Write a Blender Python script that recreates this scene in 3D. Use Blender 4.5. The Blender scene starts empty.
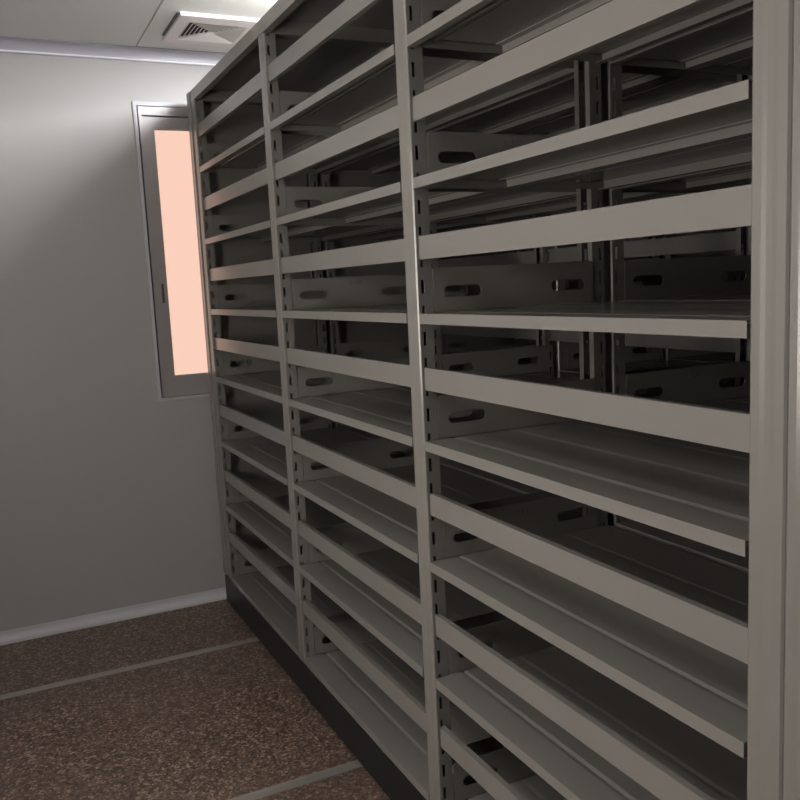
import bpy, bmesh, math
from mathutils import Vector, Matrix
PI = math.pi
scene = bpy.context.scene
col = scene.collection

# ------------------------------------------------------------------ dimensions (metres)
W, PW = 0.90, 0.054            # bay pitch, width of an upright
NB = 3
LEN = NB * W                   # far end of the last upright
D = 0.485                      # depth of one row
ROW2 = 0.505                   # second row starts here
DEEP = ROW2 + D
YW = 2.866                     # window wall
CEIL = 2.285
XL, XR, YB = -1.75, 2.16, -2.5
SHELF_Z = [0.160, 0.4646, 0.7291, 0.9919, 1.2585, 1.5307, 1.8044]
BAR_TOP = [0.3489, 0.6081, 0.8774, 1.1457, 1.4149, 1.6878, 1.9660]
BAR_H = 0.047
TOP_Z = 2.098

# ------------------------------------------------------------------ materials
def mat(name, base, rough=0.5, metal=0.0, noise=0.0, nscale=8.0, bump=0.0, spec=0.5, bscale=300):
    m = bpy.data.materials.new(name); m.use_nodes = True
    nt = m.node_tree; b = nt.nodes['Principled BSDF']
    b.inputs['Base Color'].default_value = (*base, 1)
    b.inputs['Roughness'].default_value = rough
    b.inputs['Metallic'].default_value = metal
    b.inputs['Specular IOR Level'].default_value = spec
    tc = nt.nodes.new('ShaderNodeTexCoord')
    if noise > 0:
        n = nt.nodes.new('ShaderNodeTexNoise'); n.inputs['Scale'].default_value = nscale
        n.inputs['Detail'].default_value = 5
        nt.links.new(tc.outputs['Object'], n.inputs['Vector'])
        r = nt.nodes.new('ShaderNodeMapRange')
        r.inputs['To Min'].default_value = 1 - noise; r.inputs['To Max'].default_value = 1 + noise
        nt.links.new(n.outputs['Fac'], r.inputs['Value'])
        mx = nt.nodes.new('ShaderNodeVectorMath'); mx.operation = 'SCALE'
        mx.inputs[0].default_value = base
        nt.links.new(r.outputs['Result'], mx.inputs['Scale'])
        nt.links.new(mx.outputs['Vector'], b.inputs['Base Color'])
    if bump > 0:
        n2 = nt.nodes.new('ShaderNodeTexNoise'); n2.inputs['Scale'].default_value = bscale
        nt.links.new(tc.outputs['Object'], n2.inputs['Vector'])
        bp = nt.nodes.new('ShaderNodeBump'); bp.inputs['Strength'].default_value = bump
        bp.inputs['Distance'].default_value = 0.002
        nt.links.new(n2.outputs['Fac'], bp.inputs['Height'])
        nt.links.new(bp.outputs['Normal'], b.inputs['Normal'])
    return m

def emit(name, colr, strength):
    m = bpy.data.materials.new(name); m.use_nodes = True
    nt = m.node_tree; nt.nodes.clear()
    o = nt.nodes.new('ShaderNodeOutputMaterial'); e = nt.nodes.new('ShaderNodeEmission')
    e.inputs['Color'].default_value = (*colr, 1); e.inputs['Strength'].default_value = strength
    nt.links.new(e.outputs[0], o.inputs[0]); return m

M_RACK = mat('rack_powder_coat', (0.205, 0.194, 0.178), 0.23, noise=0.03, nscale=3, bump=0.08, spec=0.6)
M_BASE = mat('base_dark_paint', (0.010, 0.012, 0.014), 0.45, noise=0.2, nscale=12)
M_WHEEL = mat('wheel_steel', (0.10, 0.12, 0.13), 0.4, metal=0.6)
M_WALL = mat('wall_panel', (0.41, 0.40, 0.385), 0.42, noise=0.015, nscale=1.2)
M_CEIL = mat('ceiling_panel', (0.66, 0.66, 0.64), 0.5, noise=0.015, nscale=1.5)
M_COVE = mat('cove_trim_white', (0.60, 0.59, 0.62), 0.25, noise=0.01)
M_COVE_SHADED = mat('cove_trim_painted_shade', (0.36, 0.35, 0.385), 0.3, noise=0.01)  # white cove darkened in colour to paint the shade on its downward face
M_ALU = mat('window_aluminium', (0.38, 0.365, 0.36), 0.35, metal=0.25, noise=0.02)
M_FRAME = mat('window_flange', (0.50, 0.50, 0.52), 0.35, noise=0.02)
M_DARK = mat('dark_gasket', (0.02, 0.02, 0.02), 0.7)
M_SHADE_STRIP = mat('shade_strip_grey', (0.12, 0.12, 0.12), 0.7)
M_BEAD_GLINT = mat('cove_bead_painted_glint', (0.8, 0.8, 0.83), 0.2)  # whiter than the cove: paints the light reflected along its lower lip
M_LATCH = mat('latch_dark_grey', (0.10, 0.085, 0.085), 0.45)
M_VENT = mat('vent_plastic', (0.72, 0.68, 0.66), 0.45, noise=0.01)
M_DUCT = mat('vent_throat_dark', (0.035, 0.03, 0.03), 0.8)
M_LAMPF = mat('lamp_frame', (0.8, 0.8, 0.8), 0.4)
M_RAIL = mat('rail_steel', (0.42, 0.40, 0.38), 0.35, metal=0.6, noise=0.1, nscale=30)
M_PANE = emit('daylit_frosted_pane', (0.97, 0.635, 0.505), 1.0)
M_FILL_PANE = emit('added_fill_pane', (1.0, 0.94, 0.88), 13)  # glow of the added side window that lights the rack front
M_LED_A = emit('lamp_over_rack', (0.96, 0.97, 1.0), 80)
M_LED_B = emit('lamp_aisle', (1.0, 0.97, 0.92), 7)

def terrazzo():
    m = bpy.data.materials.new('terrazzo_floor'); m.use_nodes = True
    nt = m.node_tree; b = nt.nodes['Principled BSDF']; b.inputs['Roughness'].default_value = 0.4
    tc = nt.nodes.new('ShaderNodeTexCoord')
    v = nt.nodes.new('ShaderNodeTexVoronoi'); v.inputs['Scale'].default_value = 150
    v2 = nt.nodes.new('ShaderNodeTexVoronoi'); v2.inputs['Scale'].default_value = 60
    nt.links.new(tc.outputs['Object'], v.inputs['Vector']); nt.links.new(tc.outputs['Object'], v2.inputs['Vector'])
    r = nt.nodes.new('ShaderNodeValToRGB'); r.color_ramp.interpolation = 'CONSTANT'
    cr = r.color_ramp; cr.elements[0].color = (0.12, 0.075, 0.058, 1)
    cr.elements[1].position = 0.45; cr.elements[1].color = (0.19, 0.135, 0.105, 1)
    for p, c in ((0.72, (0.07, 0.05, 0.045, 1)), (0.86, (0.30, 0.24, 0.195, 1))):
        e = cr.elements.new(p); e.color = c
    s = nt.nodes.new('ShaderNodeSeparateColor'); nt.links.new(v.outputs['Color'], s.inputs[0])
    nt.links.new(s.outputs[0], r.inputs['Fac'])
    s2 = nt.nodes.new('ShaderNodeSeparateColor'); nt.links.new(v2.outputs['Color'], s2.inputs[0])
    mr = nt.nodes.new('ShaderNodeMapRange'); mr.inputs['To Min'].default_value = 0.75; mr.inputs['To Max'].default_value = 1.3
    nt.links.new(s2.outputs[1], mr.inputs['Value'])
    mx = nt.nodes.new('ShaderNodeVectorMath'); mx.operation = 'SCALE'
    nt.links.new(r.outputs['Color'], mx.inputs[0]); nt.links.new(mr.outputs['Result'], mx.inputs['Scale'])
    nt.links.new(mx.outputs['Vector'], b.inputs['Base Color'])
    return m
M_FLOOR = terrazzo()

# ------------------------------------------------------------------ mesh helpers
def box(bm, x0, x1, y0, y1, z0, z1):
    vs = [bm.verts.new(p) for p in ((x0,y0,z0),(x1,y0,z0),(x1,y1,z0),(x0,y1,z0),(x0,y0,z1),(x1,y0,z1),(x1,y1,z1),(x0,y1,z1))]
    for f in ((0,3,2,1),(4,5,6,7),(0,1,5,4),(1,2,6,5),(2,3,7,6),(3,0,4,7)):
        bm.faces.new([vs[i] for i in f])

def prism(bm, pts, axis, a, b):
    """closed 2-D polygon pts swept along axis from a to b.  axis 'y': pts=(x,z); 'z': pts=(x,y); 'x': pts=(y,z)"""
    def P(p, t):
        return {'y': (p[0], t, p[1]), 'z': (p[0], p[1], t), 'x': (t, p[0], p[1])}[axis]
    A = [bm.verts.new(P(p, a)) for p in pts]; B = [bm.verts.new(P(p, b)) for p in pts]
    n = len(pts)
    for i in range(n):
        bm.faces.new((A[i], A[(i+1) % n], B[(i+1) % n], B[i]))
    bm.faces.new(A[::-1]); bm.faces.new(B)

def thick(line, t):
    """thin sheet section: offset an open polyline to both sides, mitred"""
    L, R = [], []
    n = len(line)
    for i, p in enumerate(line):
        p = Vector(p)
        d0 = (p - Vector(line[i-1])).normalized() if i else None
        d1 = (Vector(line[i+1]) - p).normalized() if i < n-1 else None
        if d0 is None: d0 = d1
        if d1 is None: d1 = d0
        n0 = Vector((-d0.y, d0.x)); n1 = Vector((-d1.y, d1.x))
        m = (n0 + n1).normalized(); k = t/2 / max(0.35, m.dot(n0))
        L.append(tuple(p + m*k)); R.append(tuple(p - m*k))
    return L + R[::-1]

def sheet(bm, line, t, axis, a, b):
    # quads only, so concave sections triangulate cleanly
    poly = thick(line, t); n = len(line)
    def P(p, tt):
        return {'y': (p[0], tt, p[1]), 'z': (p[0], p[1], tt), 'x': (tt, p[0], p[1])}[axis]
    A = [bm.verts.new(P(p, a)) for p in poly]; B = [bm.verts.new(P(p, b)) for p in poly]
    N = len(poly)
    for i in range(N):
        bm.faces.new((A[i], A[(i+1) % N], B[(i+1) % N], B[i]))
    for i in range(n-1):
        bm.faces.new((A[i], A[N-1-i], A[N-2-i], A[i+1]))
        bm.faces.new((B[i], B[i+1], B[N-2-i], B[N-1-i]))

def plate_mesh(outer, holes, t):
    """flat plate in local XY with real holes, thickness t along local Z, returned as a mesh"""
    cu = bpy.data.curves.new('plate', 'CURVE'); cu.dimensions = '2D'; cu.fill_mode = 'BOTH'; cu.extrude = t/2
    for pts in [outer] + holes:
        s = cu.splines.new('POLY'); s.points.add(len(pts)-1)
        for q, p in zip(s.points, pts): q.co = (p[0], p[1], 0, 1)
        s.use_cyclic_u = True
    o = bpy.data.objects.new('plate', cu); col.objects.link(o)
    dg = bpy.context.evaluated_depsgraph_get()
    me = bpy.data.meshes.new_from_object(o.evaluated_get(dg))
    bpy.data.objects.remove(o); bpy.data.curves.remove(cu)
    return me

def finish(bm, name, m, smooth=False):
    bmesh.ops.recalc_face_normals(bm, faces=bm.faces)
    me = bpy.data.meshes.new(name); bm.to_mesh(me); bm.free()
    me.materials.clear(); me.materials.append(m)
    if smooth:
        for p in me.polygons: p.use_smooth = True
    return me

def link(name, me, parent=None, loc=(0,0,0), rot=(0,0,0), scale=None):
    o = bpy.data.objects.new(name, me); col.objects.link(o)
    o.location = loc; o.rotation_euler = rot
    if scale: o.scale = scale
    if parent: o.parent = parent
    return o

def tag(o, label, cat, group=None, kind=None):
    if label: o['label'] = label
    if cat: o['category'] = cat
    if group: o['group'] = group
    if kind: o['kind'] = kind
    return o

def empty(name, loc, parent=None):
    o = bpy.data.objects.new(name, None); col.objects.link(o); o.location = loc
    o.empty_display_size = 0.1
    if parent: o.parent = parent
    return o

def struct(name, bm, m, label, cat):
    o = link(name, finish(bm, name, m)); return tag(o, label, cat, kind='structure')

# ------------------------------------------------------------------ room shell
bm = bmesh.new(); box(bm, XL, XR, YB, YW, -0.08, 0)
struct('floor', bm, M_FLOOR, 'brown speckled terrazzo floor of the storage room', 'floor')
bm = bmesh.new()
box(bm, XL, XR, YB, YW, CEIL, CEIL+0.08)
struct('ceiling', bm, M_CEIL, 'pale grey panelled ceiling with a square air vent', 'ceiling')

WX0, WX1, WZ0, WZ1 = -0.194, 0.72, 0.888, 2.086       # window outline on the wall
bm = bmesh.new()
box(bm, XL, WX0+0.012, YW, YW+0.12, -0.08, CEIL+0.08)
box(bm, WX1-0.012, XR, YW, YW+0.12, -0.08, CEIL+0.08)
box(bm, WX0+0.012, WX1-0.012, YW, YW+0.12, -0.08, WZ0+0.012)
box(bm, WX0+0.012, WX1-0.012, YW, YW+0.12, WZ1-0.012, CEIL+0.08)
struct('wall_far', bm, M_WALL, 'smooth light grey end wall with the pink lit window', 'wall')
bm = bmesh.new()
OY0, OY1, OZ0, OZ1 = 0.0, 0.95, 0.85, 1.75          # opening in the open side wall for the added, unseen light window
box(bm, XL-0.1, XL, YB-0.1, OY0, -0.08, CEIL+0.08); box(bm, XL-0.1, XL, OY1, YW+0.12, -0.08, CEIL+0.08)
box(bm, XL-0.1, XL, OY0, OY1, -0.08, OZ0); box(bm, XL-0.1, XL, OY0, OY1, OZ1, CEIL+0.08)
struct('wall_left', bm, M_WALL, 'light grey wall on the open side of the room', 'wall')
bm = bmesh.new(); box(bm, XR, XR+0.1, YB-0.1, YW+0.12, -0.08, CEIL+0.08)
struct('wall_right', bm, M_WALL, 'light grey wall behind the shelving rack', 'wall')
bm = bmesh.new(); box(bm, XL, XR, YB-0.1, YB, -0.08, CEIL+0.08)
struct('wall_back', bm, M_WALL, 'light grey wall at the near end of the aisle', 'wall')

# coves: concave strips with small lips (far wall, left wall)
def cove_section(r, s, top):
    # (a, z): a = distance from wall; concave arc from wall lip to ceiling/floor lip
    line = [(0.0015, s*(r+0.010)), (0.004, s*(r+0.009)), (0.004, s*(r+0.003))]
    for i in range(9):
        t = i/8*PI/2
        line.append((r + 0.002 - (r-0.002)*math.cos(t), s*(r - (r-0.003)*math.sin(t))))
    line += [(r+0.006, s*0.003), (r+0.009, s*0.0015)]
    return line
def cove(name, top, wall, label):
    bm = bmesh.new(); s = -1 if top else 1
    z = CEIL if top else 0
    sec = cove_section(0.036 if top else 0.032, s, top)
    if wall == 'far':
        sheet(bm, [(YW - a, z + zz) for a, zz in sec], 0.002, 'x', XL+0.003, XR-0.003)
    else:
        sheet(bm, [(XL + a, z + zz) for a, zz in sec], 0.002, 'y', YB+0.003, YW-0.05)
    o = link(name, finish(bm, name, M_COVE_SHADED if top else M_COVE)); tag(o, label, 'trim', kind='structure')
    if top:
        bm = bmesh.new(); pts = [(0.0002, -0.0455), (0.0002, -0.033)] + [(0.0002 + 0.0055*math.sin(t*PI/6), -0.0393 + 0.0062*math.cos(t*PI/6)) for t in range(1, 6)]
        if wall == 'far': prism(bm, [(YW - a, CEIL + zz) for a, zz in pts], 'x', XL+0.003, XR-0.003)
        else: prism(bm, [(XL + a, CEIL + zz) for a, zz in pts], 'y', YB+0.003, YW-0.05)
        b = link('bead', finish(bm, 'bead', M_BEAD_GLINT), o); b['label'] = 'glossy bead with its highlight painted white'
cove('trim_1', True, 'far', 'glossy white cove strip where end wall meets ceiling')
cove('baseboard_far', False, 'far', 'white cove skirting along the foot of the end wall')
cove('trim_2', True, 'left', 'glossy white cove strip at the top of the open side wall')
cove('baseboard_left', False, 'left', 'white cove skirting along the foot of the open side wall')

# ceiling panel joints, running away from the camera
for i, x in enumerate((-0.168, -1.15)):
    bm = bmesh.new(); box(bm, x-0.0022, x+0.0022, YB+0.05, YW-0.05, CEIL-0.0015, CEIL)
    o = link('trim_%d' % (3+i), finish(bm, 'ceiling_joint', mat('joint_grey', (0.33, 0.33, 0.31), 0.6) if i == 0 else bpy.data.materials['joint_grey']))
    tag(o, ('thin grey joint line in the ceiling just left of the vent', 'thin grey joint line in the ceiling far left of the vent')[i], 'ceiling joint', kind='structure')

# ------------------------------------------------------------------ window
win = empty('window_1', ((WX0+WX1)/2, YW, WZ0))
tag(win, 'grey framed window glowing pale pink, half hidden behind the shelving rack', 'window', kind='structure')
def wpart(name, bm, m, parent=win):
    o = link(name, finish(bm, name, m), parent)
    o.matrix_parent_inverse = Matrix.Identity(4)
    if parent is win: o.location = (-win.location.x, -win.location.y, -win.location.z)
    return o
def ring(bm, x0, x1, z0, z1, w, y0, y1, wt=None, wb=None):
    wt = wt or w; wb = wb or w
    box(bm, x0, x0+w, y0, y1, z0, z1); box(bm, x1-w, x1, y0, y1, z0, z1)
    box(bm, x0+w, x1-w, y0, y1, z1-wt, z1); box(bm, x0+w, x1-w, y0, y1, z0, z0+wb)
bm = bmesh.new()
ring(bm, WX0, WX1, WZ0, WZ1, 0.014, YW-0.010, YW+0.06, wt=0.016, wb=0.012)        # flange
wf = wpart('window_frame', bm, M_FRAME)
bm = bmesh.new()
ring(bm, WX0+0.0205, WX1-0.0205, WZ0+0.014, WZ1-0.017, 0.012, YW+0.000, YW+0.05, wt=0.033, wb=0.006)
wpart('inner_frame', bm, M_ALU)
bm = bmesh.new(); ring(bm, WX0+0.013, WX1-0.013, WZ0+0.011, WZ1-0.015, 0.05, YW+0.03, YW+0.058)
wpart('dark_gap_strip', bm, M_DARK)
for (sx0, sx1, dy) in ((WX0+0.0225, 0.285, 0.0), (0.245, WX1-0.02, 0.026)):
    zt, zb = WZ1-0.0565, WZ0+0.0145
    bm = bmesh.new()
    ring(bm, sx0, sx1, zb, zt, 0.052, YW-0.001+dy, YW+0.024+dy, wt=0.045, wb=0.082)
    ring(bm, sx0+0.050, sx1-0.050, zb+0.080, zt-0.043, 0.006, YW+0.006+dy, YW+0.022+dy)
    s = wpart('sash', bm, M_ALU)
    bm = bmesh.new(); box(bm, sx0+0.0545, sx1-0.0545, YW+0.012+dy, YW+0.016+dy, zb+0.084, zt-0.047)
    p = link('window_pane', finish(bm, 'window_pane', M_PANE), s)
    p['label'] = 'frosted pane glowing pale pink'
    if dy == 0:
        bm = bmesh.new()
        box(bm, sx0+0.030, sx0+0.040, YW-0.004, YW-0.001, 1.290, 1.368)
        box(bm, sx0+0.0325, sx0+0.0375, YW-0.008, YW-0.004, 1.300, 1.345)
        bmesh.ops.bevel(bm, geom=bm.edges[:], offset=0.001, segments=1)
        p = link('latch', finish(bm, 'latch', M_LATCH), s); p['label'] = 'small dark latch'

fill_win = empty('added_light_window', (XL, (OY0+OY1)/2, OZ0))  # out of view, added only to light the rack front at mid height
tag(fill_win, 'wide frosted window added in the open side wall as an unseen fill light', 'window', kind='structure')
def pw2(name, boxes, m):
    bm = bmesh.new()
    for b in boxes: box(bm, *b)
    return link(name, finish(bm, name, m), fill_win)
hy = (OY1-OY0)/2; hz = OZ1-OZ0
pw2('window_frame', [(-0.07, 0.008, -hy-0.01, -hy+0.05, -0.01, hz+0.01), (-0.07, 0.008, hy-0.05, hy+0.01, -0.01, hz+0.01),  # frame of the added, unseen light window
    (-0.07, 0.008, -hy+0.05, hy-0.05, -0.01, 0.05), (-0.07, 0.008, -hy+0.05, hy-0.05, hz-0.05, hz+0.01), (-0.06, 0.0, -0.03, 0.03, 0.05, hz-0.05)], M_FRAME)
pw2('window_pane', [(-0.045, -0.040, -hy+0.048, hy-0.048, 0.048, hz-0.048)], M_FILL_PANE)  # glowing pane of the added, unseen light window

# ------------------------------------------------------------------ ceiling vent
VX, VY = 0.058, 2.536
vent = empty('ceiling_vent', (VX, VY, CEIL)); tag(vent, 'square white four-way air vent in the ceiling above the rack end', 'vent')
H = 0.108
bm = bmesh.new()
x0, x1, y0, y1 = -0.150, 0.158, -0.180, 0.152
def ring2(bm, X0, X1, Y0, Y1, x0, x1, y0, y1, z0, z1):
    box(bm, X0, x0, Y0, Y1, z0, z1); box(bm, x1, X1, Y0, Y1, z0, z1)
    box(bm, x0, x1, Y0, y0, z0, z1); box(bm, x0, x1, y1, Y1, z0, z1)
ring2(bm, x0, x1, y0, y1, -H, H, -H, H, -0.013, -0.0005)
link('vent_frame', finish(bm, 'vent_frame', M_VENT), vent)
bm = bmesh.new(); box(bm, -H, H, -H, H, -0.0025, -0.0008)
link('vent_throat', finish(bm, 'vent_throat', M_DUCT), vent)['label'] = 'dark opening behind the louvres'
bm = bmesh.new(); box(bm, x0-0.010, x0-0.0005, y0+0.004, 0.105, -0.0045, -0.0005)  # thin dark strip painting the shade along the frame's left side
link('dark_gap_strip', finish(bm, 'dark_gap_strip', M_SHADE_STRIP), vent)['label'] = 'dark grey strip painted as shade along the vent edge'
nl = 7
for k in range(nl):
    bm = bmesh.new()
    ho = H - 0.001 - k*0.0145; hi = ho - 0.011
    zo, zi = -0.0125, -0.0032
    def sq(h, z): return [bm.verts.new(p) for p in ((-h,-h,z),(h,-h,z),(h,h,z),(-h,h,z))]
    A = sq(ho, zo); B = sq(hi, zi); A2 = sq(ho-0.0012, zo); B2 = sq(hi-0.0012, zi)
    for i in range(4):
        j = (i+1) % 4
        bm.faces.new((A[i], A[j], B[j], B[i])); bm.faces.new((A2[i], B2[i], B2[j], A2[j]))
        bm.faces.new((A[i], A2[i], A2[j], A[j])); bm.faces.new((B[i], B[j], B2[j], B2[i]))
    link('louvre', finish(bm, 'louvre', M_VENT), vent)

# ------------------------------------------------------------------ ceiling lamps
def lamp(x, y, sx, sy, m, label, drop=0.010):
    t = empty('ceiling_light', (x, y, CEIL)); tag(t, label, 'ceiling light')
    bm = bmesh.new(); ring2(bm, -sx/2, sx/2, -sy/2, sy/2, -sx/2+0.02, sx/2-0.02, -sy/2+0.02, sy/2-0.02, -0.014 if drop < 0.02 else -0.006, -0.0005)
    link('lamp_frame', finish(bm, 'lamp_frame', M_LAMPF), t)
    bm = bmesh.new(); box(bm, -sx/2+0.02, sx/2-0.02, -sy/2+0.02, sy/2-0.02, -drop, -0.002)
    bmesh.ops.bevel(bm, geom=bm.edges[:], offset=0.003, segments=2)
    link('diffuser', finish(bm, 'diffuser', m), t)
lamp(0.42, 1.35, 0.5, 1.2, M_LED_A, 'bright box-shaped ceiling lamp above the shelving rack on the near side of the vent', 0.055)
lamp(-1.2, 0.25, 0.3, 1.2, M_LED_B, 'narrow ceiling lamp above the open aisle beside the rack')

# ------------------------------------------------------------------ floor rails
RAILS = (2.338, 1.35, 0.36)
rl = ['steel floor rail crossing under the far end of the rack by the window wall',
      'steel floor rail crossing under the middle of the rack', 'steel floor rail crossing under the near end of the rack']
for y, lb in zip(RAILS, rl):
    bm = bmesh.new()
    sheet(bm, [(y-0.019, 0.0012), (y-0.010, 0.0012), (y-0.008, 0.0005), (y+0.008, 0.0005), (y+0.010, 0.0012), (y+0.019, 0.0012)], 0.001, 'x', XL+0.06, XR-0.06)
    o = link('floor_rail', finish(bm, 'floor_rail', M_RAIL)); tag(o, lb, 'rail', group='steel rails set in the floor')

# ------------------------------------------------------------------ the shelving rack
rack = empty('mobile_shelving_rack', (0, 0, 0))
tag(rack, 'tall light grey double-sided steel shelving rack of three bays on a dark wheeled base', 'shelving rack')

# upright with slotted sides; local origin at its front near corner, front face towards -X
ZB, ZT = 0.150, 2.056
def post_mesh():
    bm = bmesh.new()
    line = [(0.003, 0.0012), (0.0008, 0.004), (0.0008, 0.016), (0.0013, 0.023), (0.0013, 0.031), (0.0008, 0.038), (0.0008, 0.050), (0.003, PW-0.0012)]
    sheet(bm, line, 0.0014, 'z', 0, ZT-ZB)
    sheet(bm, [(0.035, 0.0012), (0.035, 0.016)], 0.0014, 'z', 0, ZT-ZB)
    sheet(bm, [(0.035, PW-0.0012), (0.035, PW-0.016)], 0.0014, 'z', 0, ZT-ZB)
    hgt = ZT - ZB
    for ya, yb in ((0.0002, 0.0016), (PW-0.0016, PW-0.0002)):
        box(bm, 0.003, 0.0098, ya, yb, 0, hgt); box(bm, 0.0168, 0.0355, ya, yb, 0, hgt)
        z = 0.0
        while z < hgt:
            zt = min(z + 0.0255, hgt); box(bm, 0.0098, 0.0168, ya, yb, z, zt); z += 0.0535
    return finish(bm, 'upright_post', M_RACK)
PM = post_mesh()
posts_y = [-PW] + [W - PW + k*W for k in range(NB)]
for y in posts_y:
    link('upright_post', PM, rack, (0, y, ZB))
    link('upright_post', PM, rack, (D, y+PW, ZB), (0, 0, PI))
    link('upright_post', PM, rack, (ROW2, y, ZB))
    link('upright_post', PM, rack, (DEEP, y+PW, ZB), (0, 0, PI))

# shelves
SL = W - PW - 0.006
def shelf_mesh():
    bm = bmesh.new(); t = 0.0016
    line = [(0.018, -0.0205), (0.0012, -0.0205), (0.0012, -0.0010), (0.062, -0.0010), (0.0635, -0.0038), (0.072, -0.0034), (0.079, -0.001),
            (0.205, -0.0010), (0.2058, -0.0022), (0.214, -0.0020), (0.222, -0.0010),
            (0.345, -0.0010), (0.3458, -0.0022), (0.354, -0.0020), (0.362, -0.0010),
            (D-0.0012, -0.0010), (D-0.0012, -0.0205), (D-0.018, -0.0205)]
    sheet(bm, line, t, 'y', 0, SL)
    sheet(bm, [(0.205, -0.003), (0.222, -0.003), (0.224, -0.0165), (0.262, -0.0165), (0.264, -0.003), (0.281, -0.003)], 0.0014, 'y', 0.0012, SL-0.0012)   # stiffener
    for y in (0.0, SL-0.001):
        box(bm, 0.0022, D-0.0022, y, y+0.001, -0.0200, -0.0042)      # turned-down end flanges
    return finish(bm, 'shelf', M_RACK)
SM = shelf_mesh()
# retaining bars
def bar_mesh():
    bm = bmesh.new()
    L = W - PW - 0.001
    line = [(0.020, BAR_H), (0.0008, BAR_H), (0.0008, 0.0), (0.020, 0.0)]
    line = [(0.012, BAR_H-0.006), (0.012, BAR_H-0.0008), (0.0008, BAR_H-0.0008), (0.0008, 0.0008), (0.012, 0.0008), (0.012, 0.006)]
    sheet(bm, line, 0.0014, 'y', 0, L)
    return finish(bm, 'retaining_bar', M_RACK)
BM = bar_mesh()
# perforated side brackets standing on the shelf ends
def obl(x0, x1, z0, z1, n=6):
    r = (z1-z0)/2; zc = (z0+z1)/2; pts = []
    for i in range(n+1):
        a = -PI/2 + PI*i/n; pts.append((x1-r+r*math.cos(a), zc+r*math.sin(a)))
    for i in range(n+1):
        a = PI/2 + PI*i/n; pts.append((x0+r+r*math.cos(a), zc+r*math.sin(a)))
    return pts[::-1]
def bracket_mesh():
    x0, x1, h = 0.0365, D-0.0365, 0.092
    holes = [obl(0.060, 0.152, 0.030, 0.054), obl(D-0.152, D-0.060, 0.030, 0.054)]
    for i in range(5):
        xx = 0.222 + i*0.0100
        holes.append([(xx, 0.066), (xx, 0.080), (xx+0.0025, 0.080), (xx+0.0025, 0.066)])
    pm = plate_mesh([(x0, 0.001), (x1, 0.001), (x1, h-0.004), (x1-0.004, h), (x0+0.004, h), (x0, h-0.004)], holes, 0.0016)
    bm = bmesh.new(); bm.from_mesh(pm); bm.transform(Matrix.Rotation(PI/2, 4, 'X')); bpy.data.meshes.remove(pm)
    return finish(bm, 'side_bracket', M_RACK)
KM = bracket_mesh()
for b in range(NB):
    y0 = b*W
    for z in SHELF_Z:
        for X in (0, ROW2):
            link('shelf', SM, rack, (X, y0+0.003, z))
            for y in (y0 + 0.0012, y0 + W - PW - 0.0012):
                link('side_bracket', KM, rack, (X, y, z))
    for z in BAR_TOP:
        link('retaining_bar', BM, rack, (0.008, y0+0.0005, z-BAR_H))
        link('retaining_bar', BM, rack, (DEEP-0.008, y0+W-PW-0.0005, z-BAR_H), (0, 0, PI))

# end panels: sheet with a ribbed front edge profile
def end_panel(y0, y1):
    bm = bmesh.new(); xs = -0.004
    ym = (y0+y1)/2
    sec = [(xs+0.004, y0), (xs, y0+0.004), (xs, y0+0.014), (xs+0.0009, y0+0.021), (xs+0.0009, y1-0.021), (xs, y1-0.014), (xs, y1-0.004), (xs+0.004, y1),
           (DEEP+0.0, y1), (DEEP+0.004, y1-0.004), (DEEP+0.004, y0+0.004), (DEEP, y0)]
    prism(bm, sec, 'z', 0.150, TOP_Z)
    return link('end_panel', finish(bm, 'end_panel', M_RACK), rack)
end_panel(LEN+0.0025, LEN+0.055)
end_panel(-PW-0.055, -PW-0.0025)

# top panel with front and back beams
bm = bmesh.new()
a, b = -PW, LEN
sheet(bm, [(0.022, 2.058), (0.0, 2.058), (0.0, TOP_Z-0.001), (DEEP, TOP_Z-0.001), (DEEP, 2.058), (DEEP-0.022, 2.058)], 0.0016, 'y', a, b)
box(bm, D-0.02, ROW2+0.02, a, b, 2.058, TOP_Z-0.002)
for y in posts_y:
    box(bm, 0.002, DEEP-0.002, y+0.002, y+PW-0.002, 2.057, 2.0965)
link('top_panel', finish(bm, 'top_panel', M_RACK), rack)

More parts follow.
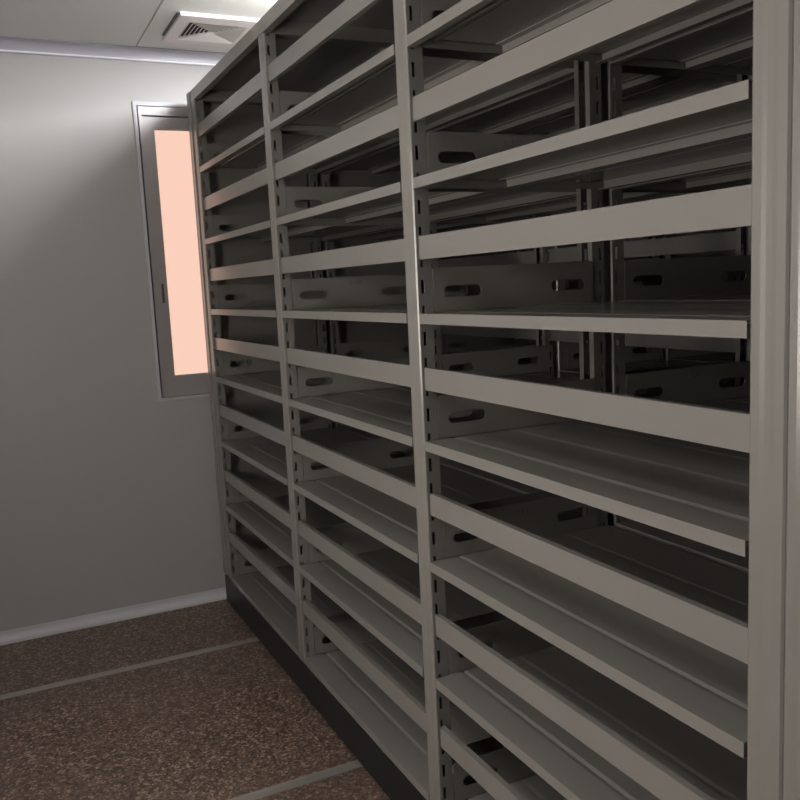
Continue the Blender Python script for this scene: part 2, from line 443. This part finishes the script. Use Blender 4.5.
# base
bm = bmesh.new()
y0, y1 = -PW-0.055, LEN+0.052
ring2(bm, 0.0, DEEP, y0, y1, 0.045, DEEP-0.045, y0+0.045, y1-0.045, 0.024, 0.138)
box(bm, 0.045, DEEP-0.045, y0+0.045, y1-0.045, 0.125, 0.138)
for y in RAILS:
    box(bm, 0.045, DEEP-0.045, y-0.055, y-0.035, 0.03, 0.125); box(bm, 0.045, DEEP-0.045, y+0.035, y+0.055, 0.03, 0.125)
bmesh.ops.bevel(bm, geom=bm.edges[:], offset=0.002, segments=1)
o = link('base_frame', finish(bm, 'base_frame', M_BASE), rack); o['label'] = 'dark blackish base frame'
for y in RAILS:
    for x in (0.10, DEEP-0.10):
        bm = bmesh.new()
        bmesh.ops.create_cone(bm, cap_ends=True, segments=32, radius1=0.055, radius2=0.055, depth=0.024)
        bmesh.ops.create_cone(bm, cap_ends=True, segments=20, radius1=0.014, radius2=0.014, depth=0.070)
        bmesh.ops.bevel(bm, geom=[e for e in bm.edges if e.calc_face_angle(0) > 1], offset=0.0015, segments=1)
        o = link('wheel', finish(bm, 'wheel', M_WHEEL), rack, (x, y, 0.0565), (PI/2, 0, 0)); o['label'] = 'steel guide wheel'
# bottom plinth strip between base and lowest shelves
bm = bmesh.new()
box(bm, 0.001, DEEP-0.001, -PW, LEN, 0.1382, 0.1400)
link('base_cover', finish(bm, 'base_cover', M_RACK), rack)

# the next rack on the rails, closed up against the first
twin = rack.copy(); col.objects.link(twin); twin.location = (DEEP + 0.022, 0, 0)
twin['label'] = 'second grey steel shelving rack, dim and seen only through the shelves of the first'
for g in (rack, twin): g['group'] = 'mobile shelving racks on the floor rails'
for ch in list(rack.children):
    c = ch.copy(); col.objects.link(c); c.parent = twin

# ------------------------------------------------------------------ world, camera
w = bpy.data.worlds.new('World'); scene.world = w; w.use_nodes = True
w.node_tree.nodes['Background'].inputs[0].default_value = (0.5, 0.55, 0.6, 1)
w.node_tree.nodes['Background'].inputs[1].default_value = 0.2
yaw, pit, rol, f = -0.4468, -0.1351, 0.0481, 850.36
cam = bpy.data.cameras.new('camera'); co = bpy.data.objects.new('camera', cam); col.objects.link(co)
R = Matrix.Rotation(yaw, 3, 'Z') @ Matrix.Rotation(pit, 3, 'X') @ Matrix.Rotation(rol, 3, 'Y')
r_, f_, u_ = R.col[0], R.col[1], R.col[2]
co.matrix_world = Matrix((( r_[0], u_[0], -f_[0], -0.8013), (r_[1], u_[1], -f_[1], -0.7197), (r_[2], u_[2], -f_[2], 1.3199), (0, 0, 0, 1)))
cam.sensor_width = 36; cam.lens = 36 * f / 800; cam.clip_start = 0.01
scene.camera = co
scene.view_settings.view_transform = 'Standard'; scene.view_settings.look = 'None'
scene.view_settings.gamma = 1; scene.view_settings.exposure = 0
scene.view_settings.use_curve_mapping = False
